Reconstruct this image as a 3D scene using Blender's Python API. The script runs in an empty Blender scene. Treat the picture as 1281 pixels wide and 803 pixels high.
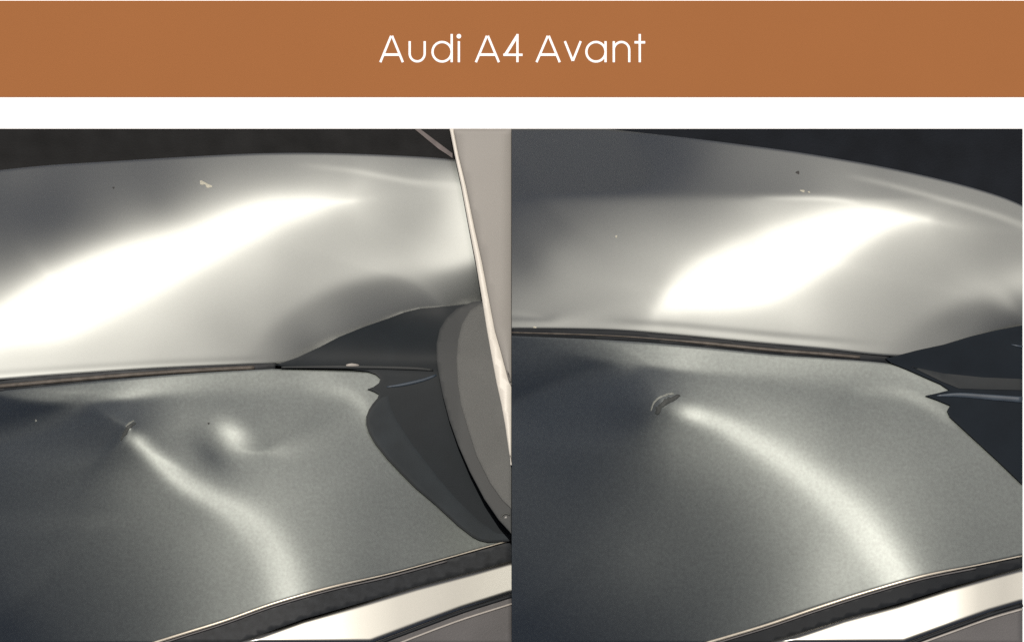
import bpy, bmesh, math, os
import numpy as np
from mathutils import Vector

# ------------------------------------------------------------------ camera, sky, sun, exposure
D = 5.0                      # camera height over the display, metres; 1000 reference pixels = 1 m
S = bpy.context.scene
COL = S.collection
cam_d = bpy.data.cameras.new("camera"); cam = bpy.data.objects.new("camera", cam_d); COL.objects.link(cam)
cam.location = (0, 0, D); cam.rotation_euler = (0, 0, 0)
cam_d.sensor_width = 36; cam_d.sensor_fit = 'HORIZONTAL'; cam_d.lens = 36 * D / 1.281
cam_d.clip_start = 0.1; cam_d.clip_end = 100
S.camera = cam
SUN_EL, SUN_ROT = math.radians(69), math.radians(-2)     # high sun, behind the photographer
SUN = Vector((math.cos(SUN_EL) * math.sin(SUN_ROT), math.cos(SUN_EL) * math.cos(SUN_ROT), math.sin(SUN_EL)))
world = bpy.data.worlds.new("World"); S.world = world; world.use_nodes = True
wn = world.node_tree.nodes; wl = world.node_tree.links
sky = wn.new("ShaderNodeTexSky"); sky.sky_type = 'NISHITA'; sky.sun_disc = False
sky.sun_elevation = SUN_EL; sky.sun_rotation = SUN_ROT; sky.air_density = 0.38; sky.dust_density = 3.8; sky.ozone_density = 0.0
bg = wn["Background"]; bg.inputs["Strength"].default_value = 0.052
wl.new(sky.outputs[0], bg.inputs["Color"])
sun_d = bpy.data.lights.new("sun", 'SUN'); sun_d.energy = 3.6; sun_d.angle = math.radians(0.5); sun_d.color = (1.0, 0.935, 0.835)
sun = bpy.data.objects.new("sun", sun_d); COL.objects.link(sun)
sun.rotation_euler = SUN.to_track_quat('Z', 'Y').to_euler(); sun.location = SUN * 4
S.view_settings.view_transform = 'Standard'; S.view_settings.look = 'None'
S.view_settings.exposure = 0.1; S.view_settings.gamma = 1; S.view_settings.use_curve_mapping = False
S.cycles.use_denoising = False
S.cycles.max_bounces = 4; S.cycles.caustics_reflective = False; S.cycles.sample_clamp_indirect = 1.0

# ------------------------------------------------------------------ materials
def new_mat(name):
    m = bpy.data.materials.new(name); m.use_nodes = True
    nt = m.node_tree; b = nt.nodes["Principled BSDF"]
    return m, nt, b
def mat(name, col, rough=0.5, metal=0.0, coat=0.0, var=0.06, scale=60.0, bump=0.0, bscale=400.0, spec=0.5):
    m, nt, b = new_mat(name)
    tc = nt.nodes.new("ShaderNodeTexCoord")
    n = nt.nodes.new("ShaderNodeTexNoise"); n.inputs["Scale"].default_value = scale; n.inputs["Detail"].default_value = 5
    nt.links.new(tc.outputs["Object"], n.inputs["Vector"])
    r = nt.nodes.new("ShaderNodeMapRange"); r.inputs["From Min"].default_value = .3; r.inputs["From Max"].default_value = .7
    r.inputs["To Min"].default_value = 1 - var; r.inputs["To Max"].default_value = 1 + var
    nt.links.new(n.outputs["Fac"], r.inputs["Value"])
    mx = nt.nodes.new("ShaderNodeVectorMath"); mx.operation = 'SCALE'; mx.inputs[0].default_value = col
    nt.links.new(r.outputs[0], mx.inputs["Scale"]); nt.links.new(mx.outputs[0], b.inputs["Base Color"])
    b.inputs["Roughness"].default_value = rough; b.inputs["Metallic"].default_value = metal
    b.inputs["Coat Weight"].default_value = coat; b.inputs["Coat Roughness"].default_value = 0.052
    b.inputs["Specular IOR Level"].default_value = spec
    if bump:
        n2 = nt.nodes.new("ShaderNodeTexNoise"); n2.inputs["Scale"].default_value = bscale; n2.inputs["Detail"].default_value = 4
        nt.links.new(tc.outputs["Object"], n2.inputs["Vector"])
        bp = nt.nodes.new("ShaderNodeBump"); bp.inputs["Strength"].default_value = bump; bp.inputs["Distance"].default_value = 0.002
        nt.links.new(n2.outputs["Fac"], bp.inputs["Height"]); nt.links.new(bp.outputs[0], b.inputs["Normal"])
    return m
def paint_mat(name, col, rough=0.375, flake=0.1, coat=1.0):
    """metallic car paint: fine aluminium flake, each grain lying at its own tilt, under clear coat"""
    m, nt, b = new_mat(name)
    tc = nt.nodes.new("ShaderNodeTexCoord")
    def noise(scale, lo, hi, det=2.0):
        n = nt.nodes.new("ShaderNodeTexNoise"); n.inputs["Scale"].default_value = scale; n.inputs["Detail"].default_value = det
        nt.links.new(tc.outputs["Object"], n.inputs["Vector"])
        r = nt.nodes.new("ShaderNodeMapRange"); r.inputs["From Min"].default_value = .25; r.inputs["From Max"].default_value = .75
        r.inputs["To Min"].default_value = lo; r.inputs["To Max"].default_value = hi
        nt.links.new(n.outputs["Fac"], r.inputs["Value"]); return r
    c = noise(270, 1 - flake * 1.0, 1 + flake * 1.0, 3.0)
    mx = nt.nodes.new("ShaderNodeVectorMath"); mx.operation = 'SCALE'; mx.inputs[0].default_value = col
    nt.links.new(c.outputs[0], mx.inputs["Scale"]); nt.links.new(mx.outputs[0], b.inputs["Base Color"])
    r = noise(300, rough * (1 - flake * .12), rough * (1 + flake * .12), 3.0)
    nt.links.new(r.outputs[0], b.inputs["Roughness"])
    b.inputs["Metallic"].default_value = 1.0
    b.inputs["Coat Weight"].default_value = coat; b.inputs["Coat Roughness"].default_value = 0.27; b.inputs["Coat IOR"].default_value = 2.5
    return m
M = {}
M['paint'] = paint_mat("silver_grey_paint", (0.100, 0.122, 0.113), flake=0.23)
M['paint_wing'] = paint_mat("polished_silver_grey_paint", (0.101, 0.114, 0.108), flake=0.03)

M['white'] = mat("white_board_paint", (0.86, 0.87, 0.90), 0.6, var=0.01)
M['letter'] = mat("white_letter_paint", (0.86, 0.87, 0.90), 0.5, var=0.0)
M['brown'] = mat("copper_brown_paint", (0.294, 0.1155, 0.040), 0.75, var=0.012, scale=9, spec=0.1)
M['backing'] = mat("dark_backing", (0.0125, 0.0128, 0.0135), 0.7, var=0.25, scale=25, bump=0.2, spec=0.08)
M['backing_blue'] = mat("dark_blue_backing", (0.007, 0.0088, 0.0125), 0.7, var=0.2, scale=25, bump=0.2, spec=0.08)
M['lens'] = mat("dark_gloss_plastic", (0.0098, 0.0132, 0.0165), 0.5, var=0.10, scale=30, spec=0.2)
M['lens_blue'] = mat("dark_blue_gloss_plastic", (0.008, 0.0115, 0.0165), 0.65, var=0.12, scale=22, spec=0.08)
M['lens_edge'] = mat("smoked_plastic", (0.0165, 0.0215, 0.026), 0.55, var=0.15, scale=30, spec=0.2)
M['streak'] = mat("blue_grey_streak", (0.035, 0.048, 0.066), 0.5, var=0.15)
M['rubber'] = mat("black_rubber", (0.020, 0.0225, 0.026), 0.6, var=0.25, scale=120, spec=0.3)
M['gap'] = mat("deep_gap_black", (0.012, 0.014, 0.017), 0.6, var=0.1, spec=0.2)
M['seal'] = mat("worn_seal_rubber", (0.085, 0.075, 0.066), 0.6, var=0.3, scale=90, spec=0.3)
M['bumper'] = mat("grey_plastic", (0.092, 0.089, 0.092), 0.6, var=0.12, scale=14, bump=0.1)
M['bumper_line'] = mat("light_grey_moulding", (0.32, 0.30, 0.28), 0.5, var=0.12)
M['lip'] = mat("bright_lip_metal", (0.62, 0.57, 0.48), 0.38, metal=0.6, var=0.12, scale=80)
M['post'] = mat("pale_grey_coating", (0.218, 0.209, 0.197), 0.6, var=0.035, scale=6)
M['sunlit_edge'] = mat("painted_sunlit_edge", (0.60, 0.575, 0.53), 0.5, var=0.04)  # lighter colour stands in for sun on the post's rounded rim
M['housing'] = mat("grey_textured_plastic", (0.056, 0.059, 0.058), 0.6, var=0.14, scale=18, bump=0.25, bscale=900)
M['housing_rim'] = mat("dark_grey_plastic", (0.018, 0.021, 0.023), 0.65, var=0.12, scale=22)
M['screw'] = mat("screw_steel", (0.10, 0.10, 0.10), 0.4, metal=0.6)
M['speck'] = mat("dirt_speck", (0.36, 0.35, 0.29), 0.7, var=0.2, scale=500)
M['dark_speck'] = mat("black_speck", (0.02, 0.02, 0.02), 0.7)
M['primer'] = mat("exposed_dark_primer", (0.03, 0.034, 0.034), 0.7, var=0.3, scale=500)
M['chip_edge'] = mat("lifted_paint_edge", (0.15, 0.16, 0.148), 0.6, var=0.3, scale=400)
M['hub'] = mat("dusty_strip", (0.10, 0.085, 0.085), 0.7, var=0.3, scale=60)

# ------------------------------------------------------------------ numbers: reference pixels -> metres
def W(px, py, z=0.0):
    k = 1 - z / D
    return Vector(((px - 640.5) / 1000 * k, (401.5 - py) / 1000 * k, z))
G0 = (-SUN.x / (1 + SUN.z), -SUN.y / (1 + SUN.z)); GQ = 1 / (D * (1 + SUN.z))
# slope away from the sun's half vector -> brightness of the flake paint (measured on a dome of this paint)
CURVE = [(0.00, 11.45), (0.03, 9.035), (0.05, 6.312), (0.07, 4.184), (0.09, 2.788), (0.11, 1.905), (0.13, 1.345), (0.15, 0.9822), (0.17, 0.7393), (0.19, 0.5687), (0.21, 0.4484), (0.23, 0.3608), (0.25, 0.2956), (0.27, 0.2453), (0.29, 0.2071), (0.31, 0.1773), (0.33, 0.1534), (0.35, 0.1344), (0.37, 0.1191), (0.39, 0.1064), (0.41, 0.0959), (0.43, 0.0874), (0.45, 0.0793), (0.47, 0.0727), (0.49, 0.0671), (0.51, 0.0625), (0.53, 0.0586), (0.55, 0.0553), (0.57, 0.0526), (0.59, 0.05), (0.61, 0.048), (0.63, 0.0462), (0.65, 0.0446)]
CS = np.array([c[0] for c in CURVE]); CL = np.log(np.array([c[1] for c in CURVE]))
def slope_for(tone):
    lin = np.clip(tone, 20, 420) / 255.0
    lin = np.where(lin <= 0.04045, lin / 12.92, ((lin + 0.055) / 1.055) ** 2.4)
    return np.interp(-np.log(lin), -CL, CS)
def tps(pts, X, Y, lam=0.4):
    P = np.array(pts, float); n = len(P); p = P[:, :2] / 100.0
    def U(r2): return 0.5 * r2 * np.log(r2 + 1e-9)
    d2 = ((p[:, None] - p[None]) ** 2).sum(-1)
    A = np.zeros((n + 3, n + 3)); A[:n, :n] = U(d2) + lam * 0.02 * np.eye(n); A[:n, n] = 1; A[:n, n + 1:] = p
    A[n, :n] = 1; A[n + 1:, :n] = p.T
    w = np.linalg.solve(A, np.concatenate([P[:, 2], np.zeros(3)]))
    xs, ys = X / 100.0, Y / 100.0; out = w[n] + w[n + 1] * xs + w[n + 2] * ys
    for i in range(n): out = out + w[i] * U((xs - p[i, 0]) ** 2 + (ys - p[i, 1]) ** 2)
    return out
def dense(poly, step=2.0):
    """Catmull-Rom through rows (x, y, extra values...)"""
    P = np.array(poly, float); P = np.vstack([2 * P[0] - P[1], P, 2 * P[-1] - P[-2]]); out = []
    for i in range(1, len(P) - 2):
        n = max(2, int(np.hypot(*(P[i + 1] - P[i])[:2]) / step)); t = np.arange(n)[:, None] / n
        a, b, c, d = P[i - 1], P[i], P[i + 1], P[i + 2]
        out.append(0.5 * (2 * b + (c - a) * t + (2 * a - 5 * b + 4 * c - d) * t ** 2 + (3 * b - a - 3 * c + d) * t ** 3))
    out.append(P[-2][None]); return np.vstack(out)
def near(poly, X, Y):
    """nearest point of the curve: distance, signed side (+ below it in the picture), its extra values"""
    Q = dense(poly, 3.0); best = np.full(X.shape, 1e9); idx = np.zeros(X.shape, int)
    for i, q in enumerate(Q):
        d = (X - q[0]) ** 2 + (Y - q[1]) ** 2; m = d < best; best[m] = d[m]; idx[m] = i
    T = np.gradient(Q[:, :2], axis=0); T /= np.linalg.norm(T, axis=1)[:, None]
    dx, dy = X - Q[idx, 0], Y - Q[idx, 1]; s = T[idx, 0] * dy - T[idx, 1] * dx
    return np.sqrt(best), s, [Q[idx, 2 + k] for k in range(Q.shape[1] - 2)]
def blur(a, n):
    for _ in range(n):
        p = np.pad(a, 1, mode='edge')
        a = (p[:-2, 1:-1] + 2 * p[1:-1, 1:-1] + p[2:, 1:-1]) / 4
        p = np.pad(a, 1, mode='edge'); a = (p[1:-1, :-2] + 2 * p[1:-1, 1:-1] + p[1:-1, 2:]) / 4
    return a
sig = lambda t: 1 / (1 + np.exp(-np.clip(t, -40, 40)))
STEP = 2.0
def refine(h, sl, ease, n=1300, lam=0.08):
    """relax the sheet so that it bends smoothly while keeping its steepness; h and sl in metres per grid step"""
    k = 1000.0; h = h * k; t = sl * k; t = 0.25 * (t[:-1, :-1] + t[1:, :-1] + t[:-1, 1:] + t[1:, 1:])
    sharp = blur(np.clip(ease, 0, 1.0), 16); lamw = lam * (1 + 6 * sharp)
    sc = 1 - .93 * sharp; sc = .25 * (sc[:-1, :-1] + sc[1:, :-1] + sc[:-1, 1:] + sc[1:, 1:])
    wgt = sc / (0.15 + t); m = np.zeros_like(h); v = np.zeros_like(h)
    for it in range(n):
        a, b_, c, d = h[:-1, :-1], h[:-1, 1:], h[1:, :-1], h[1:, 1:]
        gx = (b_ + d - a - c) / 2; gy = (c + d - a - b_) / 2; r = np.sqrt(gx ** 2 + gy ** 2 + 1e-8)
        q = (r - t) / r * wgt; ex, ey = q * gx / 2, q * gy / 2
        g = np.zeros_like(h)
        g[:-1, :-1] += -ex - ey; g[:-1, 1:] += ex - ey; g[1:, :-1] += -ex + ey; g[1:, 1:] += ex + ey
        lap = np.zeros_like(h); p = np.pad(h, 1, mode='reflect', reflect_type='odd')
        lap = p[:-2, 1:-1] + p[2:, 1:-1] + p[1:-1, :-2] + p[1:-1, 2:] - 4 * h
        lap = lap * lamw; p = np.pad(lap, 1); l2 = p[:-2, 1:-1] + p[2:, 1:-1] + p[1:-1, :-2] + p[1:-1, 2:] - 4 * lap
        # checker pattern is invisible to the cell gradient: damp it with the same term
        g += 2 * l2
        m = .9 * m + .1 * g; v = .99 * v + .01 * g * g
        h = h - (0.012 * (1 - it / n) + .0005) * (m / (1 - .9 ** (it + 1))) / (np.sqrt(v / (1 - .99 ** (it + 1))) + 1e-6)
    return h / k
class Relief:
    """pressed sheet metal: steepness solved from mapped highlights and shade, rising towards the crown"""
    def __init__(s, box, tone_fn, crown, lift=0.0, ease=()):
        x0, y0, x1, y1 = box; s.x0, s.y0 = x0, y0
        s.xs = np.arange(x0, x1 + STEP, STEP); s.ys = np.arange(y0, y1 + STEP, STEP)
        X, Y = np.meshgrid(s.xs, s.ys); sl = slope_for(tone_fn(X, Y)) * STEP / 1000.0
        s.X, s.Y = X, Y
        u = np.full(X.shape, 9.0); src = np.hypot(X - crown[0], Y - crown[1]) < STEP * 1.2; u[src] = 0
        for it in range(2500):
            p = np.pad(u, 1, constant_values=9.0)
            a = np.minimum(p[1:-1, :-2], p[1:-1, 2:]); b = np.minimum(p[:-2, 1:-1], p[2:, 1:-1])
            m = np.abs(a - b) < sl
            n = np.where(m, 0.5 * (a + b + np.sqrt(np.maximum(2 * sl ** 2 - (a - b) ** 2, 0))), np.minimum(a, b) + sl)
            n = np.minimum(n, u); n[src] = 0
            if it % 20 == 0 and np.abs(n - u).max() < 1e-8: u = n; break
            u = n
        xm, ym = (X - 640.5) / 1000, (401.5 - Y) / 1000
        s.h = refine(blur(-u, 100), sl, sum([near([tuple(p) + (0,) for p in q[1:]], X, Y)[0] < q[0] for q in ease]) if ease else 0 * X) + G0[0] * xm + G0[1] * ym + GQ * (xm ** 2 + ym ** 2) / 2 + lift
    def z(s, x, y):
        """bicubic height at picture coordinates"""
        x = np.asarray(x, float); y = np.asarray(y, float)
        fx = np.clip((x - s.x0) / STEP, 1, len(s.xs) - 3.001); fy = np.clip((y - s.y0) / STEP, 1, len(s.ys) - 3.001)
        ix, iy = fx.astype(int), fy.astype(int); tx, ty = fx - ix, fy - iy
        def w(t): return [(1 - t) ** 3 / 6, (3 * t ** 3 - 6 * t ** 2 + 4) / 6, (-3 * t ** 3 + 3 * t ** 2 + 3 * t + 1) / 6, t ** 3 / 6]
        wx, wy = w(tx), w(ty); out = 0
        for j in range(4):
            for i in range(4): out = out + wy[j] * wx[i] * s.h[iy + j - 1, ix + i - 1]
        return out

# ------------------------------------------------------------------ object helpers
def link(name, me, m, parent=None, label=None, cat=None, kind=None, group=None):
    o = bpy.data.objects.new(name, me); COL.objects.link(o)
    if m: me.materials.append(m)
    if parent: o.parent = parent
    for k, v in (('label', label), ('category', cat), ('kind', kind), ('group', group)):
        if v: o[k] = v
    return o
def empty(name, loc, label, cat, group=None):
    o = bpy.data.objects.new(name, None); COL.objects.link(o); o.location = loc; o.empty_display_size = .05
    o['label'] = label; o['category'] = cat
    if group: o['group'] = group
    return o
def hold(o, parent):
    o.parent = parent; o.matrix_parent_inverse = parent.matrix_basis.inverted() if False else o.matrix_parent_inverse
    return o
def mesh_from(V, F, smooth=None):
    me = bpy.data.meshes.new("mesh"); me.from_pydata([tuple(v) for v in V], [], F)
    if smooth: me.polygons.foreach_set('use_smooth', smooth)
    me.update(); return me
def curve_y(pts, x): # smooth boundary as a function of x
    Q = dense(pts, 2.0); return np.interp(x, Q[:, 0], Q[:, 1])
FLOOR = 0.0
def panel(name, rel, top, bot, x0, x1, m, parent, extra=None, nx=None, ny=150, label=None, lip=2.0):
    """sheet between two boundary curves, rolled over at its edges and turned down to the backing"""
    nx = nx or int((x1 - x0) / 2.0)
    xs = np.linspace(x0, x1, nx + 1); yt, yb = curve_y(top, xs), curve_y(bot, xs)
    t = np.linspace(0, 1, ny + 1)
    PX = np.repeat(xs[None], ny + 1, 0); PY = yt[None] + (yb - yt)[None] * t[:, None]
    Z = rel.z(PX, PY)
    dtop = PY - yt[None]; dbot = yb[None] - PY
    for d in (dtop, dbot): Z = Z - (0.0011 if lip > 3 else .00035) * np.clip(1 - d / lip, 0, 1) ** 2 * (lip / 2)
    if extra is not None: Z = Z + extra(PX, PY)
    V = []; idx = np.arange((nx + 1) * (ny + 1)).reshape(ny + 1, nx + 1)
    k = 1 - Z / D
    P = np.stack([(PX - 640.5) / 1000 * k, (401.5 - PY) / 1000 * k, Z], -1).reshape(-1, 3)
    a, b, c, d = idx[:-1, :-1].ravel(), idx[1:, :-1].ravel(), idx[1:, 1:].ravel(), idx[:-1, 1:].ravel()
    F = np.stack([a, b, c, d], 1).tolist(); sm = [True] * len(F)
    ring = list(idx[0, :]) + list(idx[1:, -1]) + list(idx[-1, -2::-1]) + list(idx[-2:0:-1, 0])
    n0 = len(P); R = P[ring].copy(); R2 = R.copy(); R2[:, 2] = FLOOR
    P = np.vstack([P, R, R2]); m_ = len(ring)
    for i in range(m_):
        j = (i + 1) % m_; F.append([n0 + i, n0 + m_ + i, n0 + m_ + j, n0 + j][::-1]); sm.append(False)
    me = bpy.data.meshes.new(name); me.from_pydata(P.tolist(), [], F); me.polygons.foreach_set('use_smooth', sm); me.update()
    return link(name, me, m, parent, label=label)
from mathutils.geometry import delaunay_2d_cdt
def sheet(name, outline, zf, m, parent=None, step=6.0, floor=None, edge=1.2, drop=0.0012, label=None, smooth_outline=False, **kw):
    """plate of any outline: rounded rim, skirt down to floor (metres), top surface height zf(px, py)"""
    out = np.array(outline, float); keep = out
    if len(out) < 400:
        o2 = []
        for p, q in zip(out, np.roll(out, -1, 0)):
            k_ = max(1, int(np.hypot(*(q - p)) / max(3.5, step * .7)))
            o2 += [p + (q - p) * i / k_ for i in range(k_)]
        out = np.array(o2)
    if smooth_outline: out = dense(list(outline) + [outline[0]], 4.0)[:-1]
    area = 0.5 * np.sum(out[:, 0] * np.roll(out[:, 1], -1) - np.roll(out[:, 0], -1) * out[:, 1])
    if area < 0: out = out[::-1]
    n = len(out); nxt = np.roll(out, -1, 0); prv = np.roll(out, 1, 0)
    e1 = out - prv; e2 = nxt - out; e1 /= np.linalg.norm(e1, axis=1)[:, None] + 1e-9; e2 /= np.linalg.norm(e2, axis=1)[:, None] + 1e-9
    nrm = np.stack([-(e1 + e2)[:, 1], (e1 + e2)[:, 0]], 1); nrm /= np.linalg.norm(nrm, axis=1)[:, None] + 1e-9
    inner = out + nrm * edge
    x0, y0 = inner.min(0); x1, y1 = inner.max(0)
    gx, gy = np.meshgrid(np.arange(x0 + step / 2, x1, step), np.arange(y0 + step / 2, y1, step)); g = np.stack([gx.ravel(), gy.ravel()], 1)
    ins = np.zeros(len(g), bool); dmin = np.full(len(g), 1e9)
    for i in range(n):
        a, b = inner[i], inner[(i + 1) % n]
        c = ((a[1] > g[:, 1]) != (b[1] > g[:, 1])); xx = a[0] + (g[:, 1] - a[1]) / (b[1] - a[1] + 1e-12) * (b[0] - a[0]); ins ^= c & (g[:, 0] < xx)
        ab = b - a; t = np.clip(((g - a) @ ab) / (ab @ ab + 1e-9), 0, 1); dmin = np.minimum(dmin, np.linalg.norm(g - a - t[:, None] * ab, axis=1))
    g = g[ins & (dmin > step * .35)]
    pts = np.vstack([inner, g])
    r = delaunay_2d_cdt([Vector(p) for p in pts.tolist()], [(i, (i + 1) % n) for i in range(n)], [], 1, 1e-4)
    vs = np.array([tuple(v) for v in r[0]]); F = [list(f) for f in r[2]]
    Z = np.broadcast_to(np.asarray(zf(vs[:, 0], vs[:, 1]), float), len(vs))
    P = [W(vs[i, 0], vs[i, 1], Z[i]) for i in range(len(vs))]
    F = [f if ((P[f[1]] - P[f[0]]).cross(P[f[2]] - P[f[0]])).z > 0 else f[::-1] for f in F]; sm = [True] * len(F)
    omap = [next(i for i, o_ in enumerate(r[3]) if k in o_) for k in range(n)]
    zo = np.broadcast_to(np.asarray(zf(out[:, 0], out[:, 1]), float), n) - drop
    base = len(P); P += [W(out[i, 0], out[i, 1], zo[i]) for i in range(n)]
    P += [Vector(P[base + i]) for i in range(n)]
    fl = FLOOR if floor is None else None
    for i in range(n):
        q = Vector(P[base + i]); q.z = fl if floor is None else q.z - floor; P.append(q)
    for i in range(n):
        j = (i + 1) % n
        F.append([omap[i], omap[j], base + j, base + i]); sm.append(True)
        F.append([base + n + i, base + n + j, base + 2 * n + j, base + 2 * n + i]); sm.append(False)
    me = mesh_from(P, F, sm)
    bm = bmesh.new(); bm.from_mesh(me); bmesh.ops.recalc_face_normals(bm, faces=bm.faces)
    top_ = [f for f in bm.faces if abs(f.normal.z) > .5]
    if top_ and sum(f.normal.z for f in top_) < 0: bmesh.ops.reverse_faces(bm, faces=bm.faces)
    bm.to_mesh(me); bm.free()
    return link(name, me, m, parent, label=label, **kw)
def tube(name, pts, r, zf, m, parent=None, label=None, seg=8, flat=1.0, **kw):
    """round bead laid along picture points; rows x, y or x, y, radius factor"""
    Q = dense([tuple(p) + ((1.0,) if len(p) == 2 else ()) for p in pts], 5.0)
    V, F = [], []; z = np.broadcast_to(np.asarray(zf(Q[:, 0], Q[:, 1]), float), len(Q))
    C = [W(q[0], q[1], z[i]) for i, q in enumerate(Q)]
    for i, c in enumerate(C):
        t = (C[min(i + 1, len(C) - 1)] - C[max(i - 1, 0)]).normalized(); sd = t.cross(Vector((0, 0, 1))).normalized(); up = sd.cross(t)
        for k in range(seg):
            a = 2 * math.pi * k / seg; V.append(c + (sd * math.cos(a) + up * math.sin(a) * flat) * r / 1000 * Q[i, 2])
    for i in range(len(C) - 1):
        for k in range(seg): F.append([i * seg + k, i * seg + (k + 1) % seg, (i + 1) * seg + (k + 1) % seg, (i + 1) * seg + k])
    F.append(list(range(seg))[::-1]); F.append([(len(C) - 1) * seg + k for k in range(seg)])
    me = mesh_from(V, F, [True] * (len(F) - 2) + [False] * 2)
    bm = bmesh.new(); bm.from_mesh(me); bmesh.ops.recalc_face_normals(bm, faces=bm.faces); bm.to_mesh(me); bm.free()
    return link(name, me, m, parent, label=label, **kw)
def slab(V2, z0, z1, name, m, parent=None, bevel=0.0, **kw):
    bm = bmesh.new(); f = bm.faces.new([bm.verts.new(W(x, y, 0).to_2d().to_3d() + Vector((0, 0, z0))) for x, y in V2])
    r = bmesh.ops.extrude_face_region(bm, geom=[f]); bmesh.ops.translate(bm, vec=(0, 0, z1 - z0), verts=[v for v in r['geom'] if isinstance(v, bmesh.types.BMVert)])
    bmesh.ops.recalc_face_normals(bm, faces=bm.faces)
    if bevel: bmesh.ops.bevel(bm, geom=bm.edges[:], offset=bevel, segments=2, affect='EDGES', profile=.6)
    me = bpy.data.meshes.new(name); bm.to_mesh(me); bm.free()
    return link(name, me, m, parent, **kw)

# ------------------------------------------------------------------ setting: floor, white display board with its dark backings, title sign
slab([(-2500, -2500), (3800, -2500), (3800, 3300), (-2500, 3300)], -0.05, -0.03, 'ground', mat("pale_concrete", (.45, .44, .42), .9, var=.1, scale=8, bump=.2), kind='structure')
slab([(-60, -60), (1341, -60), (1341, 863), (-60, 863)], -0.03, -0.004, 'display_board', M['white'], bevel=.001,
     label='large plain white board behind the title sign and both panels', cat='board')
slab([(-6, 161.3), (640, 161.3), (640, 804), (-6, 804)], -0.004, -0.0005, 'backing_sheet', M['backing'], label='dark backing sheet under the bodywork section with the pale post', cat='backing sheet')
slab([(640, 161.3), (1279.3, 161.3), (1279.3, 804), (640, 804)], -0.004, -0.0007, 'backing_sheet', M['backing_blue'], label='blue-black backing sheet under the bodywork section without a post', cat='backing sheet')
# white strip between the sign and the panels is the board itself, raised flush
sign = empty('title_sign', W(640, 61, 0), 'copper brown banner reading Audi A4 Avant in thin white capitals and lower case', 'sign')
slab([(-40, 1), (1320, 1), (1320, 121.6), (-40, 121.6)], -0.004, -0.0032, 'sign_board', M['brown'])
def stroke(name, poly, w, closed=False):
    """thin raised letter stroke; poly in picture points"""
    P = [Vector(p) for p in poly]; n = len(P); L_, R_ = [], []
    for i in range(n):
        if closed: a, b = P[i - 1], P[(i + 1) % n]
        else: a, b = P[max(i - 1, 0)], P[min(i + 1, n - 1)]
        d1 = (P[i] - a).normalized() if (P[i] - a).length > 0 else (b - P[i]).normalized()
        d2 = (b - P[i]).normalized() if (b - P[i]).length > 0 else d1
        n1 = Vector((-d1.y, d1.x)); n2 = Vector((-d2.y, d2.x)); nn = (n1 + n2).normalized(); k = 1 / max(nn.dot(n1), .35)
        L_.append(P[i] + nn * w / 2 * k); R_.append(P[i] - nn * w / 2 * k)
    return L_, R_, closed
def letter(strokes, dots=()):
    V, F = [], []
    for si, (L_, R_, cl) in enumerate(strokes):
        n = len(L_); b = len(V)
        for z in (-0.0033, -0.0028 + .0001 * si):
            for q in L_ + R_: V.append(W(q.x, q.y, 0) + Vector((0, 0, z)))
        T = b + 2 * n
        for i in range(n if cl else n - 1):
            j = (i + 1) % n
            F += [[T + i, T + j, T + n + j, T + n + i], [b + i, T + i, T + j, b + j], [b + n + i, T + n + i, T + n + j, b + n + j], [b + i, b + j, b + n + j, b + n + i]]
        if not cl:
            for i in (0, n - 1): F.append([b + i, b + n + i, T + n + i, T + i])
    for x, y, r in dots:
        b = len(V); n = 20
        for z in (-0.0033, -0.0028):
            for k in range(n): V.append(W(x + r * math.cos(2 * math.pi * k / n), y + r * math.sin(2 * math.pi * k / n), 0) + Vector((0, 0, z)))
        F.append([b + n + k for k in range(n)]); F += [[b + k, b + (k + 1) % n, b + n + (k + 1) % n, b + n + k] for k in range(n)]
    me = mesh_from(V, F); bm = bmesh.new(); bm.from_mesh(me); bmesh.ops.recalc_face_normals(bm, faces=bm.faces); bm.to_mesh(me); bm.free()
    return link('letter', me, M['letter'], sign_root)
sign_root = bpy.data.objects['sign_board']
SW = 2.85
def arc(cx, cy, rx, ry, a0, a1, n=22): return [(cx + rx * math.cos(math.radians(a0 + (a1 - a0) * i / n)), cy + ry * math.sin(math.radians(a0 + (a1 - a0) * i / n))) for i in range(n + 1)]
def capA(xl, xr, xm):
    # the peak is cut square like the photo's type
    h = 78.1; t = 43.6
    l = [(xl + 2, h), (xm - .6, t + 1.5)]; r = [(xm + .6, t + 1.5), (xr - 2, h)]
    f = (69 - t) / (h - t)
    letter([stroke('s', l, SW), stroke('s', r, SW), stroke('s', [(xm - (xm - xl) * f + 2, 68.6), (xm + (xr - xm) * f - 2, 68.6)], 3.2)])
capA(473.7, 505.9, 489.8)
letter([stroke('s', [(512.4, 51.8)] + [(512.4, 62)] + arc(521.8, 67.2, 9.4, 9.8, 180, 0) + [(531.2, 62), (531.2, 51.8)], SW)])       # u
letter([stroke('s', arc(553.0, 65.0, 12.0, 12.2, 0, 350, 35), SW, True), stroke('s', [(565.0, 42.8), (565.0, 78.1)], SW)])               # d
letter([stroke('s', [(574, 51.8), (574, 78.1)], SW)], dots=[(574, 45.6, 2.9)])                                                  # i
capA(593.3, 626.1, 609.7)
letter([stroke('s', [(647.3, 42.8), (647.3, 78.1)], SW), stroke('s', [(629.6, 68.8), (653.7, 68.8)], 3.0), stroke('s', [(631.8, 69.4), (647.0, 45.2)], 3.6)])
capA(669.2, 702.3, 685.9)
letter([stroke('s', [(706.7, 51.8), (716.5, 76.4)], SW), stroke('s', [(716.7, 76.4), (726.5, 51.8)], SW)])                                # v
letter([stroke('s', arc(745.6, 65.0, 12.0, 12.2, 0, 350, 35), SW, True), stroke('s', [(757.6, 51.8), (757.6, 78.1)], SW)])               # a
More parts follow.
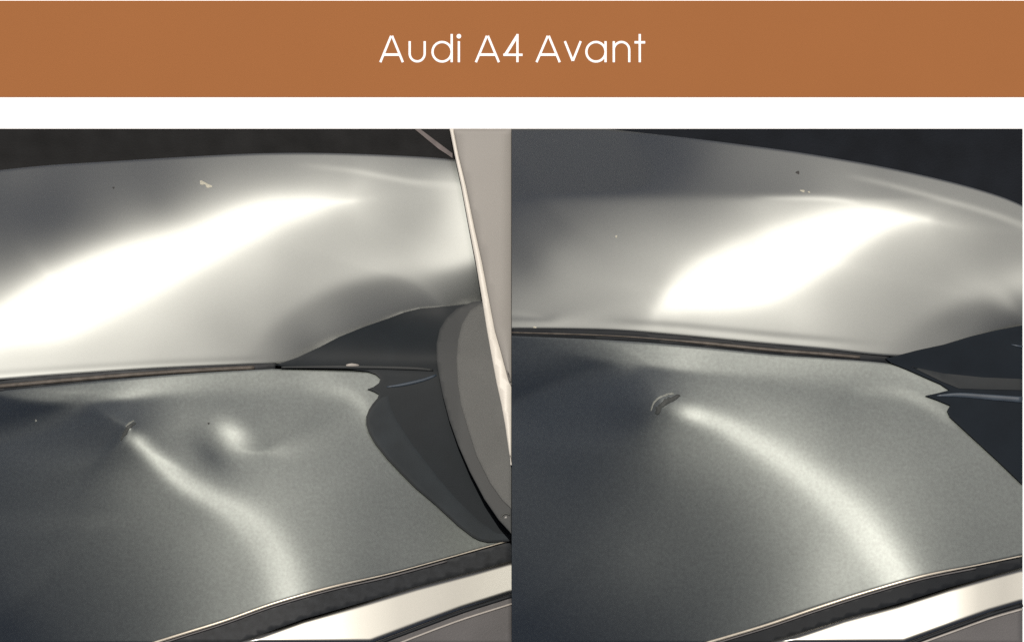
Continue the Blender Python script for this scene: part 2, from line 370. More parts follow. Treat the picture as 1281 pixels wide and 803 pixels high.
letter([stroke('s', [(767.9, 51.8), (767.9, 78.1)], SW), stroke('s', [(767.9, 64)] + arc(777.6, 62.8, 9.7, 10.0, 180, 360) + [(787.3, 78.1)], SW)])  # n
letter([stroke('s', [(800.4, 42.8), (800.4, 78.1)], SW), stroke('s', [(793.8, 53.2), (807.2, 53.2)], 3.1)])                            # t
sb = bpy.data.objects['sign_board']; sb['label'] = sign['label']; sb['category'] = 'sign'; sb.name = 'title_sign_board'; bpy.data.objects.remove(sign); sb.name = 'title_sign'

def band(poly, X, Y, up=1.0, dn=1.0, p=2.0):
    d, s, (hw,) = near(poly, X, Y)
    e = np.where(s < 0, up, dn)
    return d, s, hw, e
def smooth_box(d, hw, e):      # 1 inside the half width, falling with softness e outside
    return sig((hw - d) / e)

# ================================================================== LEFT SECTION
GAPL = [(0, 478), (136, 466), (330, 456.5), (350, 457), (450, 460), (560, 462)]
def tone_wing_l(X, Y):
    base = tps([(0, 215, 82), (20, 225, 86), (0, 250, 76), (30, 280, 78), (80, 280, 84), (0, 300, 92), (0, 330, 118), (60, 310, 112), (110, 250, 90), (120, 285, 112), (140, 205, 90), (200, 255, 112), (200, 225, 98),
                (240, 200, 108), (240, 236, 122), (330, 195, 128), (320, 230, 150), (420, 196, 148), (430, 215, 158), (0, 360, 170), (60, 335, 160), (120, 315, 165), (180, 290, 165), (250, 268, 175),
                (520, 199, 140), (570, 204, 132), (480, 252, 182), (520, 252, 180), (545, 258, 190), (575, 250, 232), (590, 275, 248), (585, 305, 244), (560, 318, 232), (525, 338, 226),
                (512, 280, 180), (484, 275, 184), (443, 273, 195), (402, 314, 185), (361, 335, 195), (361, 376, 186), (402, 364, 188), (443, 347, 198), (484, 331, 205), (505, 305, 192),
                (320, 397, 192), (320, 425, 182), (270, 400, 198), (200, 440, 216), (250, 440, 205), (100, 452, 228), (0, 455, 240), (330, 320, 215), (260, 360, 218), (310, 440, 182),
                (180, 400, 240), (450, 235, 190), (560, 225, 195), (600, 225, 215), (620, 260, 220), (620, 200, 140)], X, Y)
    # cool reflection along the dark wedge, put in by steepening the metal
    d, s, (w,) = near([(215, 640, 5), (290, 480, 5), (330, 420, 15), (372, 385, 28), (425, 358, 34), (484, 345, 32), (540, 343, 26), (610, 325, 22)], X, Y)
    reflection = sig((s + 1) / 4.5)
    deep = tps([(330, 450, 158), (345, 432, 146), (402, 413, 128), (400, 380, 140), (443, 378, 120), (484, 355, 128), (525, 353, 140), (566, 347, 142), (587, 335, 136), (566, 364, 120), (525, 374, 112),
                (600, 350, 112), (484, 385, 108), (300, 460, 165), (380, 430, 115), (620, 380, 90)], X, Y)
    base = base * (1 - reflection) + deep * reflection
    # broad crown that blazes in the sun
    d, s, (hw,) = near([(-60, 430, 22), (0, 410, 25), (53, 391, 38), (110, 368, 42), (164, 344, 39), (247, 310, 28), (304, 283, 24), (340, 269, 20), (380, 260, 13), (410, 255, 5), (440, 252, -4)], X, Y)
    core = sig((hw - 2 - d) / 7.0)
    halo = np.where(s < 0, np.exp(-np.maximum(d - hw, 0) / 16.0), np.exp(-np.maximum(d - hw, 0) / 30.0))
    L = base + (258 - base).clip(0) * halo * .55
    L = L * (1 - core) + 315 * core
    # sharp upper border of the blaze near its tip
    # feature line
    d, s, (a,) = near([(365, 205, 0), (400, 209, 16), (443, 214, 34), (484, 222, 42), (525, 229, 45), (566, 232, 38), (610, 236, 20)], X, Y)
    L = L + a * np.exp(-(d / 3.0) ** 2) + 8 * sig(s / 3) * np.clip(a / 20, 0, 1)
    # seat of the lower flange
    yb = np.interp(X, [0, 100, 200, 330, 400], [473, 466, 460, 455, 455])
    L = L - 26 * np.exp(-((yb - 7 - Y) / 3.0) ** 2) * sig((315 - X) / 9) + 30 * np.exp(-((yb - 2 - Y) / 2.0) ** 2) * sig((315 - X) / 9)
    return L
def tone_bonnet_l(X, Y):
    face = tps([(10, 520, 58), (20, 560, 68), (20, 640, 76), (20, 720, 76), (20, 790, 60), (100, 530, 66), (100, 580, 84), (100, 640, 92), (100, 720, 88), (100, 790, 80), (135, 520, 68), (140, 560, 84), (150, 600, 112),
                (170, 660, 116), (170, 720, 106), (180, 780, 100), (220, 640, 136), (220, 700, 128), (220, 760, 118), (280, 690, 158), (280, 750, 148), (135, 600, 100), (150, 515, 76), (172, 512, 88), (200, 510, 112),
                (270, 500, 128), (330, 500, 132), (400, 520, 134), (440, 545, 134), (420, 600, 142), (400, 650, 150), (410, 700, 148), (450, 640, 130), (500, 690, 126), (550, 690, 125), (470, 590, 128), (540, 660, 120),
                (600, 680, 130), (380, 600, 152), (350, 570, 150), (330, 620, 165), (340, 530, 140), (265, 568, 126), (240, 548, 138), (228, 520, 138), (198, 530, 118), (300, 590, 145), (470, 720, 122), (400, 740, 150),
                (640, 600, 120), (310, 790, 160), (460, 500, 145), (235, 565, 140)], X, Y)
    d, s, (a, w) = near([(164, 547, 60, 7), (174, 553, 95, 8), (200, 577, 100, 9.5), (230, 602, 98, 11), (270, 624, 80, 13), (300, 641, 65, 17), (330, 667, 55, 20), (350, 700, 62, 21), (361, 735, 68, 22), (366, 770, 70, 22), (368, 800, 90, 22)], X, Y)
    L = face * 1.0 + 1 + 1.02 * a * np.exp(-(d / (w * 1.2)) ** 2)
    xr, yr = (X - 291) * .8 + (Y - 545) * .6, -(X - 291) * .6 + (Y - 545) * .8
    L = L + 118 * np.exp(-(xr / 24) ** 2 - (yr / 15.5) ** 2)
    xr, yr = (X - 262) * .8 + (Y - 570) * .6, -(X - 262) * .6 + (Y - 570) * .8
    L = L - 28 * np.exp(-(xr / 30) ** 2 - (yr / 14) ** 2)
    L = L + 20 * np.exp(-((X - 172) / 12) ** 2 - ((Y - 552) / 11) ** 2)
    # shadowed side of the crease left of the chip
    d, s, (a,) = near([(60, 700, 0), (110, 605, .3), (135, 572, .8), (155, 545, 1), (166, 528, .8), (178, 508, .3)], X, Y)
    L = L - 18 * a * np.exp(-(d / 10) ** 2) * sig(-s / 2)
    # bevel under the shut line
    bev = tps([(0, 487, 85), (50, 490, 104), (100, 485, 118), (140, 490, 138), (163, 490, 168), (190, 484, 182), (220, 480, 180), (271, 475, 165), (330, 468, 158), (400, 468, 158), (365, 478, 150), (430, 476, 150), (470, 480, 150), (100, 500, 125), (163, 497, 190), (300, 470, 160)], X, Y)
    d, s, (q,) = near([(-10, 492, 2), (30, 500, 2), (72, 504, 1.2), (110, 503, 1), (136, 501, 1), (167, 498.5, 1.3), (203, 493.5, 2.5), (271, 486, 5), (330, 483, 7), (379, 486, 7), (428, 488, 8), (470, 490, 9)], X, Y)
    f = sig(-s / q)
    L = L * (1 - f) + (bev * 1.06 + 4) * f
    d, s, (a,) = near([(370, 487, 0), (400, 487, 14), (428, 491, 32), (445, 499, 38), (456, 510, 35), (462, 530, 15), (470, 548, 0)], X, Y)
    L = L + a * np.exp(-(d / 9) ** 2)
    return L
EASE_BL = [[15, (352, 566), (378, 562), (410, 548), (445, 524)], [14, (520, 512), (580, 514), (650, 524)], [12, (-40, 554), (40, 530), (100, 512)], [12, (-40, 646), (60, 650), (160, 648)]]
EASE_BR = [[12, (600, 530), (660, 515), (740, 482), (790, 462)]]
wing_l = Relief((-40, 180, 620, 490), tone_wing_l, (90, 375), ease=[[12, (425, 275), (480, 315), (565, 362)]])
bon_l = Relief((-40, 440, 660, 812), tone_bonnet_l, (161, 536), ease=EASE_BL)
# ================================================================== RIGHT SECTION
def tone_wing_r(X, Y):
    up = tps([(640, 180, 40), (700, 200, 44), (760, 200, 46), (850, 210, 70), (800, 180, 60), (900, 200, 100), (950, 210, 116), (1000, 205, 126), (1050, 218, 142), (640, 240, 40), (760, 240, 48), (860, 240, 85),
              (950, 238, 112), (1000, 238, 125), (1060, 238, 150), (1100, 215, 135), (1150, 228, 145), (1200, 242, 148), (1260, 260, 150), (1300, 275, 150)], X, Y)
    lo = tps([(640, 262, 72), (650, 295, 92), (700, 260, 96), (700, 290, 108), (700, 320, 145), (660, 330, 108), (640, 345, 118), (700, 370, 170), (660, 375, 155), (760, 262, 118), (780, 285, 145), (760, 340, 178), (820, 300, 172),
              (800, 360, 198), (760, 392, 182), (650, 395, 160), (700, 398, 166), (900, 262, 160), (900, 290, 188), (850, 265, 140), (950, 256, 190), (1000, 262, 205), (860, 320, 200), (1000, 395, 228),
              (1040, 375, 208), (1100, 340, 196), (1150, 310, 195), (1200, 300, 184), (1240, 318, 170), (1280, 320, 168), (1276, 345, 205), (1300, 350, 215), (1218, 362, 196), (1150, 365, 180), (1150, 395, 176),
              (1190, 278, 192), (1230, 280, 172), (1280, 300, 168), (1100, 400, 185), (1050, 415, 198), (980, 420, 205), (900, 412, 210), (820, 405, 195), (1090, 430, 180), (1060, 320, 215), (1180, 340, 180), (1250, 340, 185)], X, Y)
    d, s, (q,) = near([(600, 243, 4), (760, 245, 4), (860, 246, 3), (960, 247, 2), (1060, 247, 2.5), (1150, 262, 5), (1200, 268, 6), (1260, 285, 6), (1300, 300, 6)], X, Y)
    f = sig(s / q)
    L = up * (1 - f) + lo * f
    d, s, (w,) = near([(1090, 462, 5), (1115, 428, 8), (1150, 402, 10), (1195, 380, 10), (1240, 367, 10), (1310, 358, 10)], X, Y)
    reflection = sig(s / 6.0)  # bluish reflection, shaped in as steeper metal
    deep = tps([(1130, 432, 158), (1120, 440, 160), (1160, 415, 146), (1190, 400, 134), (1225, 388, 132), (1255, 375, 142), (1285, 374, 148), (1280, 395, 108), (1240, 400, 114), (1215, 412, 126), (1180, 425, 140)], X, Y)
    L = L * (1 - reflection) + deep * reflection
    d, s, (hw,) = near([(822, 389, 3), (840, 379, 15), (870, 363, 30), (920, 347, 41), (969, 330, 43), (1020, 306, 37), (1060, 287, 29), (1100, 275, 19), (1135, 273, 8), (1160, 274, 1)], X, Y)
    core = sig((hw - 2 - d) / 6.0)
    halo = np.where(s < 0, np.exp(-np.maximum(d - hw, 0) / 14.0), np.exp(-np.maximum(d - hw, 0) / 24.0))
    halo = halo * np.where(Y < 250, .1, 1)
    L = L + (256 - L).clip(0) * halo * .5
    core = core * sig((Y - np.interp(X, [800, 1000, 1060, 1120, 1180], [247, 248, 251, 261, 275])) / 2.0)
    L = L * (1 - core) + 315 * core
    d, s, (a,) = near([(1055, 219, 0), (1085, 225, 28), (1115, 232, 40), (1177, 249, 48), (1239, 267, 52), (1290, 286, 52)], X, Y)
    L = L + a * np.exp(-(d / 3.0) ** 2)
    d, s, (a,) = near([(940, 247, 0), (975, 247.5, 60), (1020, 248, 80), (1050, 250, 60), (1080, 255, 0)], X, Y)
    L = L + a * np.exp(-(d / 2.5) ** 2)
    yb = np.interp(X, [640, 760, 850, 970, 1115], [411, 412, 418, 430, 443])
    L = L - 38 * np.exp(-((yb - 12 - Y) / 3.0) ** 2) * sig((1050 - X) / 20) + 22 * np.exp(-((yb - 5 - Y) / 2.5) ** 2) * sig((1060 - X) / 20)
    return L
def tone_bonnet_r(X, Y):
    face = tps([(660, 500, 54), (660, 600, 66), (660, 700, 66), (660, 780, 54), (720, 480, 56), (720, 530, 60), (720, 600, 66), (720, 700, 74), (750, 520, 60), (790, 500, 62), (805, 525, 72), (780, 560, 76), (830, 540, 112), (820, 600, 96), (860, 560, 128), (900, 620, 118),
                (800, 700, 92), (800, 775, 76), (880, 775, 88), (900, 700, 102), (930, 580, 150), (950, 650, 132), (1000, 650, 160), (1000, 700, 148), (960, 770, 118), (1040, 710, 180), (1040, 760, 170), (763, 470, 60),
                (810, 485, 74), (840, 482, 98), (860, 485, 122), (900, 490, 136), (950, 515, 158), (1000, 545, 162), (960, 495, 138), (1000, 500, 134), (1050, 510, 126), (1050, 560, 146), (1100, 520, 130), (1150, 545, 130), (1100, 600, 152), (1120, 640, 156),
                (1160, 680, 142), (1200, 600, 128), (1270, 640, 124), (1270, 690, 120), (1200, 695, 126), (1220, 560, 128), (1290, 600, 122), (700, 440, 70)], X, Y)
    d, s, (a, w) = near([(846, 510, 40, 8), (866, 517, 95, 9), (900, 528, 85, 11), (930, 544, 78, 13), (970, 567, 72, 16), (1010, 594, 70, 19), (1050, 625, 68, 21), (1080, 655, 70, 22), (1105, 688, 76, 22), (1122, 715, 80, 22), (1135, 750, 100, 22)], X, Y)
    L = face * 1.04 + 4 + .94 * a * np.exp(-(d / (w * 1.24)) ** 2)
    L = L + 20 * np.exp(-((X - 866) / 16) ** 2 - ((Y - 517) / 9) ** 2)
    bev = tps([(640, 430, 58), (700, 440, 72), (763, 440, 104), (800, 448, 140), (825, 450, 160), (857, 455, 182), (900, 450, 172), (960, 455, 170), (1050, 460, 162), (1100, 468, 150), (1150, 474, 158), (1180, 486, 160), (700, 425, 80), (763, 430, 110)], X, Y)
    d, s, (q,) = near([(630, 425, 3), (700, 441, 2), (763, 453, 1.2), (825, 460, 1), (857, 464, 1.2), (900, 468, 2), (970, 474, 4), (1040, 480, 8), (1100, 487, 8), (1160, 498, 8), (1200, 510, 8)], X, Y)
    f = sig(-s / q)
    L = L * (1 - f) + (bev * 1.07 + 4) * f
    d, s, (a,) = near([(1060, 491, 0), (1080, 489, 16), (1109, 489, 28), (1135, 494, 36), (1160, 505, 36), (1186, 522, 22), (1200, 534, 0)], X, Y)
    L = L + a * np.exp(-(d / 8) ** 2)
    return L
wing_r = Relief((600, 140, 1320, 460), tone_wing_r, (960, 335), ease=[[9, (700, 402), (760, 396), (806, 388)], [12, (1170, 300), (1205, 330), (1262, 382)]])
bon_r = Relief((600, 400, 1320, 812), tone_bonnet_r, (829, 505.5), ease=EASE_BR)
def tone_sill(x_hot, x_end):
    def f(X, Y):
        t = (X - x_hot) / (x_end - x_hot)
        return np.interp(t, [-1, 0, .18, .4, .7, 1.0, 1.3], [300, 300, 245, 208, 192, 202, 210])
    return f
# heights: the panels of a section meet at the shut line and everything stands on the backing
def settle(w, b, gx, gy, xr, top, bot, btop, bbot, base):
    b.h += (w.z(gx, gy) - b.z(gx, gy)).max() * .92
    lo = 1
    for r, t, bt, x0, x1 in ((w, top, bot, xr[0], xr[1]), (b, btop, bbot, xr[2], xr[3])):
        xs = np.linspace(x0, x1, 60)
        for f in np.linspace(0, 1, 12):
            a, c = curve_y(t, xs), curve_y(bt, xs); lo = min(lo, r.z(xs, a + (c - a) * f).min())
    w.h += base - lo; b.h += base - lo
    print('relief', lo, w.h.max(), b.h.max())
WT_L = [(-10, 214), (0, 213), (60, 207), (140, 202), (240, 196), (330, 192), (420, 192), (520, 196), (570, 200), (610, 204)]
WB_L = [(-10, 476), (0, 475), (100, 467.5), (200, 461), (300, 456.5), (345, 455), (400, 450), (500, 440), (610, 440)]
BT_L = [(-10, 490), (0, 489), (136, 475.5), (240, 467), (330, 462), (350, 461.5), (450, 464), (560, 470), (650, 475)]
BB_L = [(-10, 872), (0, 868), (196, 802.5), (283, 775), (344, 753.5), (415, 733.5), (487, 717), (559, 697.5), (650, 672)]
WT_R = [(630, 151), (640, 152), (720, 157.5), (804, 166.5), (887, 176), (969, 186.5), (1013, 193), (1087, 205.5), (1148, 218), (1206, 232), (1255, 247), (1290, 262)]
WB_R = [(630, 411), (640, 411), (760, 413), (850, 420), (969, 431.5), (1033, 437), (1115, 445), (1200, 445), (1290, 440)]
BT_R = [(630, 419.5), (640, 420), (763, 425.5), (860, 432.5), (969, 443.5), (1033, 448), (1115, 455), (1200, 470), (1290, 480)]
BB_R = [(630, 872), (640, 870), (888, 803), (959, 780), (1024, 758), (1090, 737.5), (1156, 719), (1221, 706), (1290, 691)]
gx = np.linspace(10, 340, 30); settle(wing_l, bon_l, gx, curve_y(BT_L, gx), (0, 600, 0, 640), WT_L, WB_L, BT_L, BB_L, .010)
gx = np.linspace(650, 1110, 30); settle(wing_r, bon_r, gx, curve_y(BT_R, gx), (640, 1279, 640, 1279), WT_R, WB_R, BT_R, BB_R, .10)

def clipbot(pts): return [(x, min(y, 803.8)) for x, y in dense(pts, 3.0)[:, :2]]
def lin(pts, x): P = np.array(pts, float); return np.interp(x, P[:, 0], P[:, 1])
def flatpanel(name, rel, top, bot, x0, x1, m, parent, **kw):
    return panel(name, rel, top, bot, x0, x1, m, parent, **kw)

def section(x0, x1, left, label):
    root = empty('car_bodywork', W((x0 + x1) / 2, 480, 0) if False else Vector((0, 0, 0)), label, 'car bodywork', 'cut-out sections of car bodywork side by side')
    wr, br = (wing_l, bon_l) if left else (wing_r, bon_r)
    WT, WB, BT, BB = (WT_L, WB_L, BT_L, BB_L) if left else (WT_R, WB_R, BT_R, BB_R)
    wx1 = 606 if left else x1
    # clipped boundaries of the lower panel at the bottom of the board
    xs = np.arange(x0, x1 + 1, 3.0); bb = np.minimum(curve_y(BB, xs), 803.6)
    if left: wt = WT
    else: wt = [(x, max(y, 161.4)) for x, y in dense(WT, 3.0)[:, :2]]
    def groove(X, Y): return 0 * X
    panel('wing', wr, wt, WB, x0, wx1, M['paint_wing'], root, nx=int((wx1 - x0) / 1.8), ny=170)
    panel('bonnet', br, BT, list(zip(xs, bb)), x0, x1, M['paint'], root, nx=int((x1 - x0) / 1.8), ny=210)
    # shut line: a worn seal down in the gap
    gxs = np.linspace(x0, 345 if left else 1112, 40)
    sl_t = curve_y(WB, gxs); sl_b = curve_y(BT, gxs)
    zg = lambda x, y: .5 * (wr.z(x, np.minimum(y, curve_y(WB, x))) + br.z(x, np.maximum(y, curve_y(BT, x)))) - .002
    sheet('shut_line_seal', list(zip(gxs, sl_t - 1)) + list(zip(gxs[::-1], sl_b[::-1] + 1)), zg, M['gap'] if not left else M['rubber'], root, step=5, edge=.8)
    if left:
        tube('seal_bead', [(x, y) for x, y in zip(gxs[:-2:4], (sl_t * .42 + sl_b * .58)[:-2:4])], 2.6, lambda x, y: zg(x, y) + .0005, M['seal'], root)
    else:
        tube('seal_bead', [(x, y, .6 + .8 * (i > 4)) for i, (x, y) in enumerate(zip(gxs[:-2:4], (sl_t * .45 + sl_b * .55)[:-2:4]))], 1.5, lambda x, y: zg(x, y) + .0005, M['seal'], root)
    # headlight glass, with its tapered tail running up between the wing and the bonnet
    if left:
        lens = [(343, 457), (372, 447), (400, 434), (423, 422), (455, 409), (484, 399), (505, 391), (525, 386), (560, 383), (608, 378), (640, 385), (640, 676), (611, 678), (600, 675.5), (591, 671), (573, 657), (546, 632), (520, 610), (501, 591), (484, 573), (469, 554), (461, 540),
                (458, 530), (458, 521), (461.5, 512), (466, 505), (472, 498), (474, 493), (468, 489.5), (460, 486.5), (467, 484), (474, 479), (476, 473.5), (470, 468), (460, 464.5), (430, 461), (380, 459.5)]
    else:
        lens = [(1108, 448.5), (1125, 444), (1148, 438), (1181, 431), (1214, 421), (1247, 413), (1279.2, 407), (1279.2, 606), (1249, 577), (1224, 554), (1200, 532), (1188, 521), (1185, 514), (1189, 507), (1172, 500), (1158, 495), (1172, 492), (1188, 488), (1176, 480), (1162, 474), (1135, 462), (1115, 454)]
    base_z = max(wr.z(np.array([p[0] for p in lens]), np.clip([p[1] for p in lens], 0, 999)).max() * 0, 0)
    def zl(x, y):
        a = wr.z(x, np.minimum(y, curve_y(WB, x))); b = br.z(x, np.maximum(y, curve_y(BT, x)))
        t = np.clip((y - 370) / 85, 0, 1); t = t * t * (3 - 2 * t)
        return a * (1 - t) + b * t + .004
    if left: lens_z = lambda x, y: zl(x, y)
    else: lens_z = lambda x, y: zl(x, y)
    hl = sheet('headlight', lens, lens_z, M['lens'] if left else M['lens_blue'], root, step=5, edge=1.0, drop=.00012)
    if left:
        tube('moulding', [(352, 459.3, .5), (420, 459), (470, 459.5), (520, 461), (542, 463, .6)], 2.2, lambda x, y: lens_z(x, y) + .0008, M['housing_rim'], hl, flat=.5)
        tube('lens_streak', [(484, 484, .4), (505, 481), (530, 475), (546, 469, .6)], 2.0, lambda x, y: lens_z(x, y) + .0005, M['streak'], hl, flat=.6)  # bluish streak on a lens crease, drawn as a coloured bead
        tube('clip', [(433, 457, .5), (440, 456.5), (449, 457, .5)], 2.2, lambda x, y: lens_z(x, y) + .002, M['bumper_line'], hl, flat=.5)  # pale bead painted in for a small highlight, no real clip
        sheet('lens_rim', [(486, 495), (478, 497), (471, 504), (464.5, 512), (460.5, 521), (460.5, 530), (463, 539), (471, 553), (486, 572), (503, 590), (522, 609), (548, 631), (574, 655), (592, 669), (601, 673.5), (612, 676), (639, 674), (639, 668), (622, 667), (600, 652), (572, 625), (545, 594), (516, 556), (497, 527), (488, 508)],
              lambda x, y: lens_z(x, y) + .0004, M['lens_edge'], hl, step=5, floor=.0006, edge=.5, drop=.00005)
    else:
        tube('lens_streak', [(1172, 495, .3), (1200, 494, .8), (1240, 497), (1279, 500, 1.1)], 3.6, lambda x, y: lens_z(x, y) + .0005, M['streak'], hl, flat=.35)  # bluish streak again, a coloured bead on the lens
        sheet('inner_reflector', [(1140, 458.5), (1181, 467), (1230, 472), (1279, 474), (1279, 488), (1230, 487), (1200, 486), (1178, 477)], lambda x, y: lens_z(x, y) + .001, M['lens'], hl, step=6, floor=.001, edge=.6, drop=.0001)
        tube('moulding', [(1265, 431, .4), (1279, 434)], 1.6, lambda x, y: lens_z(x, y) + .0005, M['streak'], hl)
    # lower edge: folded lip, dark joint, bright trim, grey bumper
    if left:
        lip = [(190, 804.5), (230, 792), (283, 775.5), (344, 754), (415, 734), (487, 717.5), (559, 698), (640, 675)]
        dk = [(296, 804.5), (330, 792), (380, 774), (451, 754), (523, 733), (595, 714), (640, 701)]
        st = [(463, 804.5), (523, 782), (577, 762), (640, 742)]
        xh, xe = 405, 640
    else:
        lip = [(882, 804.5), (959, 781.5), (1024, 759.5), (1090, 738.5), (1156, 720), (1221, 707), (1279.2, 695)]
        dk = [(962, 804.5), (1013, 788), (1057, 773), (1123, 755), (1189, 734), (1240, 720), (1279.2, 709.5)]
        st = [(1130, 804.5), (1189, 783), (1238, 765.5), (1279.2, 753.5)]
        xh, xe = 1185, 1285
    zb = lambda x: br.z(x, np.interp(x, [p[0] for p in lip], [p[1] for p in lip]) - 2)
    X = lambda p: [q[0] for q in p]
    zmean = lambda x, y: zb(x) - .004
    sheet('joint_seal', lip + dk[::-1], zmean, M['gap'] if not left else M['rubber'], root, step=6, edge=.8)
    tube('folded_lip', [(x, y - .2, (0.95 if i < 5 else .5)) for i, (x, y) in enumerate(lip)], 1.9, lambda x, y: zb(x) - .0006, M['lip'], root)  # bright metallic bead added so the lip shows a highlight line
    tube('lip_groove', [(x, y + 3.6) for x, y in lip[:-1]], 1.1, lambda x, y: zb(x) - .002, M['bumper'], root)
    # trim strip: pressed the same way, crown running along it
    T = Relief((dk[0][0] - 60, 660, x1 + 30, 812), tone_sill(xh, xe), (dk[0][0] + 20, 806))
    xx = np.array(X(dk)[1:]); T.h += (zb(xx) - T.z(xx, np.array([p[1] for p in dk[1:]]))).mean() - .001
    lo = min(T.z(np.array(X(st)), np.array([p[1] for p in st])).min(), T.z(xx, np.array([p[1] for p in dk[1:]])).min())
    if lo < .004: T.h += .004 - lo
    x_a = dk[0][0] + 4; xs_ = np.arange(x_a, x1 + .5, 3.0); tp = np.minimum(np.interp(xs_, X(dk), [p[1] for p in dk]), 803.2)
    bt = np.minimum(np.interp(xs_, X(st), [p[1] for p in st]), 804.0); bt[xs_ < st[0][0]] = 804.0; bt = np.maximum(bt, tp + .5)
    panel('bright_trim', T, list(zip(xs_, tp)), list(zip(xs_, bt)), x_a, x1, M['chrome'], root, nx=140, ny=26, lip=5.5)
    e = 640 if left else 1279.2
    dz = lambda x, y: T.z(x, np.interp(x, X(st), [p[1] for p in st])) - .004
    off = lambda p, k: [(x, y + k) for x, y in p]
    bot = [(e, 802), (st[0][0], 802)]
    sheet('bumper', st + [(e, 804.5)], lambda x, y: np.maximum(dz(x, y), .002), M['bumper'], root, step=6, edge=.8)
    tube('bumper_groove', [(x + 3, y + 2.2) for x, y in st[:-1]] + [(e, st[-1][1] + 3.0)], 2.2, lambda x, y: np.maximum(dz(x, y), .002) + .0006, M['gap'], root)
    k = 13 if left else 8
    tube('bumper_moulding', [(x + 3 * k - 6, y + 1) for x, y in st[:1]] + [(x, y + k) for x, y in st[1:]], 1.3, lambda x, y: np.maximum(dz(x, y), .002) + .001, M['bumper_line'], root)
    return root, lens_z, br, wr
M['chrome'] = paint_mat("bright_silver_trim", (0.195, 0.195, 0.172), flake=.02)
L_root, L_lz, _, _ = section(-6, 639.8, True, 'grey car wing and bonnet with a small dent, partly behind a pale post')
R_root, R_lz, _, _ = section(640.2, 1279.2, False, 'grey car wing and bonnet with one smooth unbroken crease and a longer paint chip')

# paint chips: exposed primer with a lifted edge
def ribbon(pts, seed, rough=.45):
    """ragged outline along a curve; rows x, y, half width"""
    Q = dense(pts, 2.2); rng = np.random.RandomState(seed); T = np.gradient(Q[:, :2], axis=0); T /= np.linalg.norm(T, axis=1)[:, None]; N = np.stack([-T[:, 1], T[:, 0]], 1)
    a = Q[:, :2] + N * (Q[:, 2] * (1 + rough * rng.uniform(-1, 1, len(Q))))[:, None]; c = Q[:, :2] - N * (Q[:, 2] * (1 + rough * rng.uniform(-1, 1, len(Q))))[:, None]
    return [tuple(p) for p in a] + [tuple(p) for p in c[::-1]]
def chip(root, br, darkp, lightp, seed):
    c = sheet('paint_chip', ribbon(darkp, seed), lambda x, y: br.z(x, y) + .0007, M['primer'], root, step=3, edge=.25, drop=.0002, floor=.0004)
    sheet('paint_edge', ribbon(lightp, seed + 1, .55), lambda x, y: br.z(x, y) + .0005, M['chip_edge'], c, step=3, edge=.25, drop=.0002, floor=.0006)
chip(L_root, bon_l, [(151, 551, .5), (155, 543, 2.0), (160, 536, 2.8), (165, 531.5, 2.4), (170, 529, .6)], [(157, 533.5, .5), (162, 529, 1.0), (168, 526, .5)], 3)
chip(R_root, bon_r, [(820.5, 518, 2.0), (823.5, 512, 3.4), (828, 506.5, 3.8), (833.5, 502.5, 3.4), (840, 499, 3.0), (847, 496, 2.4), (851, 494.5, .7)],
     [(814.5, 514, .6), (816.5, 507, 1.1), (820.5, 501, 1.2), (827, 496.5, 1.2), (834, 493.5, 1.1), (843, 492, .9)], 8)
# specks of dirt and stone marks on the paint
def speck(root, rel, x, y, rx, ry, ang, m, name):
    pts = []
    for k in range(12):
        a = 2 * math.pi * k / 12; q = 1 + .25 * math.sin(3 * a + x); u, v = rx * q * math.cos(a), ry * q * math.sin(a); c, s_ = math.cos(ang), math.sin(ang)
        pts.append((x + u * c - v * s_, y + u * s_ + v * c))
    sheet(name, pts, lambda X, Y: rel.z(X, Y) + .0003, m, root, step=3, edge=.3, floor=.0006, drop=.0001)
speck(L_root, wing_l, 253.5, 229, 4.2, 2.4, .3, M['speck'], 'dirt_speck'); speck(L_root, wing_l, 260.5, 232.5, 4.6, 2.4, .4, M['speck'], 'dirt_speck')
speck(L_root, wing_l, 142, 235, 1.4, 1.2, 0, M['dark_speck'], 'stone_mark'); speck(L_root, bon_l, 261, 529.5, 1.3, 1.3, 0, M['dark_speck'], 'stone_mark')
speck(L_root, bon_l, 45, 526, 1.2, 1.4, 0, M['chip_edge'], 'dirt_speck')
speck(R_root, wing_r, 998, 216, 2.4, 2.0, .2, M['dark_speck'], 'stone_mark'); speck(R_root, wing_r, 1004, 239, 3.0, 1.4, .3, M['speck'], 'dirt_speck'); speck(R_root, wing_r, 1012, 240.5, 1.6, 1.0, .3, M['speck'], 'dirt_speck')
speck(R_root, wing_r, 771, 296, 1.2, 1.6, .2, M['speck'], 'dirt_speck'); speck(R_root, wing_r, 669, 418 - 8, 2.0, 2.0, .2, M['speck'], 'dirt_speck')

# pale post in front of the left section, and the grey housing behind it
ys_ = np.arange(150, 700, 10.0)
zs_ = np.array([max([float(wing_l.z(x_, min(y_, 384.))) for x_ in (575., 590., 603.)] if y_ < 388 else [0]) for y_ in ys_])
zs_ = np.maximum(zs_, np.array([max(float(np.max(L_lz(np.array([x_]), np.array([y_])))) for x_ in (546., 560., 580., 600., 620., 638.)) if y_ > 372 else 0 for y_ in ys_])) + .014
for _ in range(6):
    p_ = np.pad(zs_, 1, mode='edge'); zs_ = np.maximum(zs_, (p_[:-2] + p_[1:-1] + p_[2:]) / 3)
for _ in range(10):
    p_ = np.pad(zs_, 1, mode='edge'); zs_ = (p_[:-2] + p_[1:-1] + p_[2:]) / 3
def zp(y): return np.interp(y, ys_, zs_) + .005
print('zp', zs_.min(), zs_.max())
EL = [(562.5, 161.4), (569, 195), (577, 232), (587, 286), (595, 327), (604, 380), (609, 412), (614, 440), (621, 478), (627, 505), (632, 532), (636, 560), (639.6, 588)]
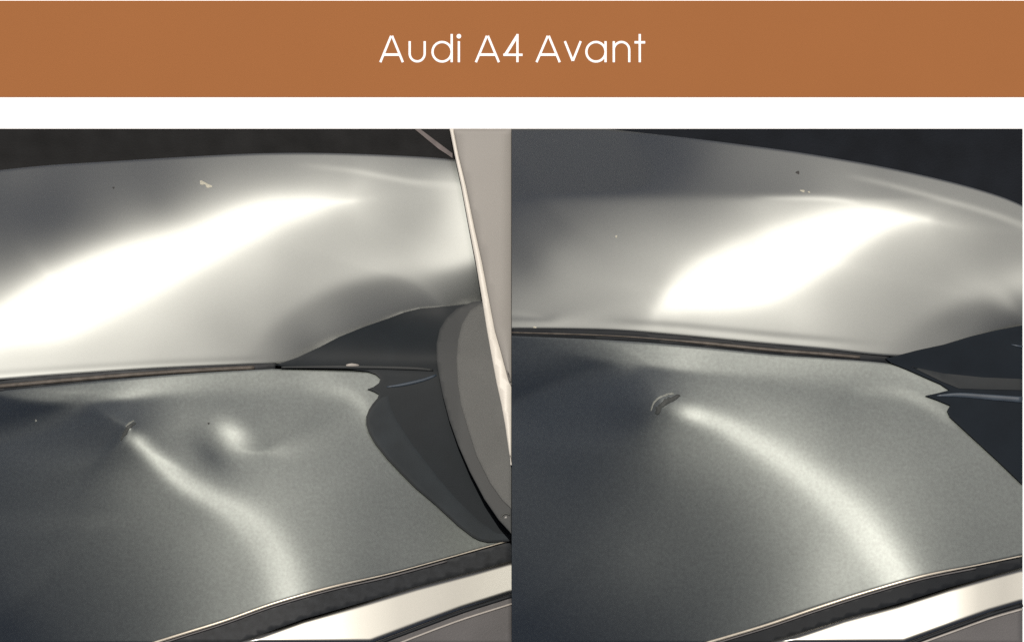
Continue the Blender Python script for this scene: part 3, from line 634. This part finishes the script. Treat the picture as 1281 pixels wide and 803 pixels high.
post = empty('post', Vector((0, 0, 0)), 'pale grey post with a sunlit edge painted lighter crossing the right end of the left bodywork section', 'post')
wid = [4, 4, 4, 5, 6, 7, 8, 10, 13, 12.4, 7.5, 3.5]
inn = [(x + w, y) for (x, y), w in zip(EL, [5, 5, 6, 7, 8, 9, 10, 13, 16, 12, 7.6])]
inn = [p for p in inn if p[0] < 638.6]
sheet('post_face', inn + [(639.6, inn[-1][1] + 4), (639.6, 161.4)], lambda x, y: zp(y) + .005, M['post'], post, step=10, edge=2.5, drop=.0015)
sheet('sunlit_edge', EL[:-1] + [(639.6, 585)] + [(639.7, inn[-1][1])] + [(x - .2, y) for x, y in inn[::-1]], lambda x, y: zp(y), M['sunlit_edge'], post, step=6, edge=1.2, drop=.002)  # strip coloured lighter as the sunlit rim
house = empty('mirror_housing', Vector((0, 0, 0)), 'dark grey curved plastic housing tucked behind the pale post', 'mirror')
rim = [(606, 376), (590, 378), (571, 386), (558, 398), (550, 412), (546, 430), (546, 450), (549, 470), (554, 495), (562, 525), (573, 556), (588, 590), (606, 624), (624, 650), (639.6, 667), (639.6, 376)]
sheet('housing_rim', rim, lambda x, y: zp(y) - .010 + .004 * np.clip((x - 546) / 30, 0, 1), M['housing_rim'], house, step=4, edge=1.0, drop=.0004)
face = [(620, 378), (600, 380), (588, 388), (578, 405), (573, 425), (571, 448), (572.5, 480), (577, 508), (583.5, 530), (596, 570), (613, 604), (628, 625), (639.6, 636), (639.6, 378)]
sheet('housing_face', face, lambda x, y: zp(y) - .004, M['housing'], house, step=4, edge=1.0, drop=.0004)
hz = float(zp(648)) - .006
ring = [(633 + 6 * math.cos(a), 648 + 6 * math.sin(a)) for a in np.linspace(0.6, 5.6, 14)]
tube('screw_ring', ring, 1.2, lambda x, y: hz - .0005 + 0 * x, M['housing'], house)
sheet('screw', [(633 + 3 * math.cos(a), 648 + 3 * math.sin(a)) for a in np.linspace(0, 2 * math.pi, 13)[:-1]], lambda x, y: hz + 0 * x, M['screw'], house, step=2, edge=.5, drop=.0005)
# slanting dusty strip on the dark sheet above the left wing
slab([(519, 162), (526, 162), (566, 192), (566, 198), (548, 186)], -0.0004, 0.0015, 'edging_strip', M['hub'], label='thin dusty diagonal strip on the dark sheet left of the pale post', cat='strip')
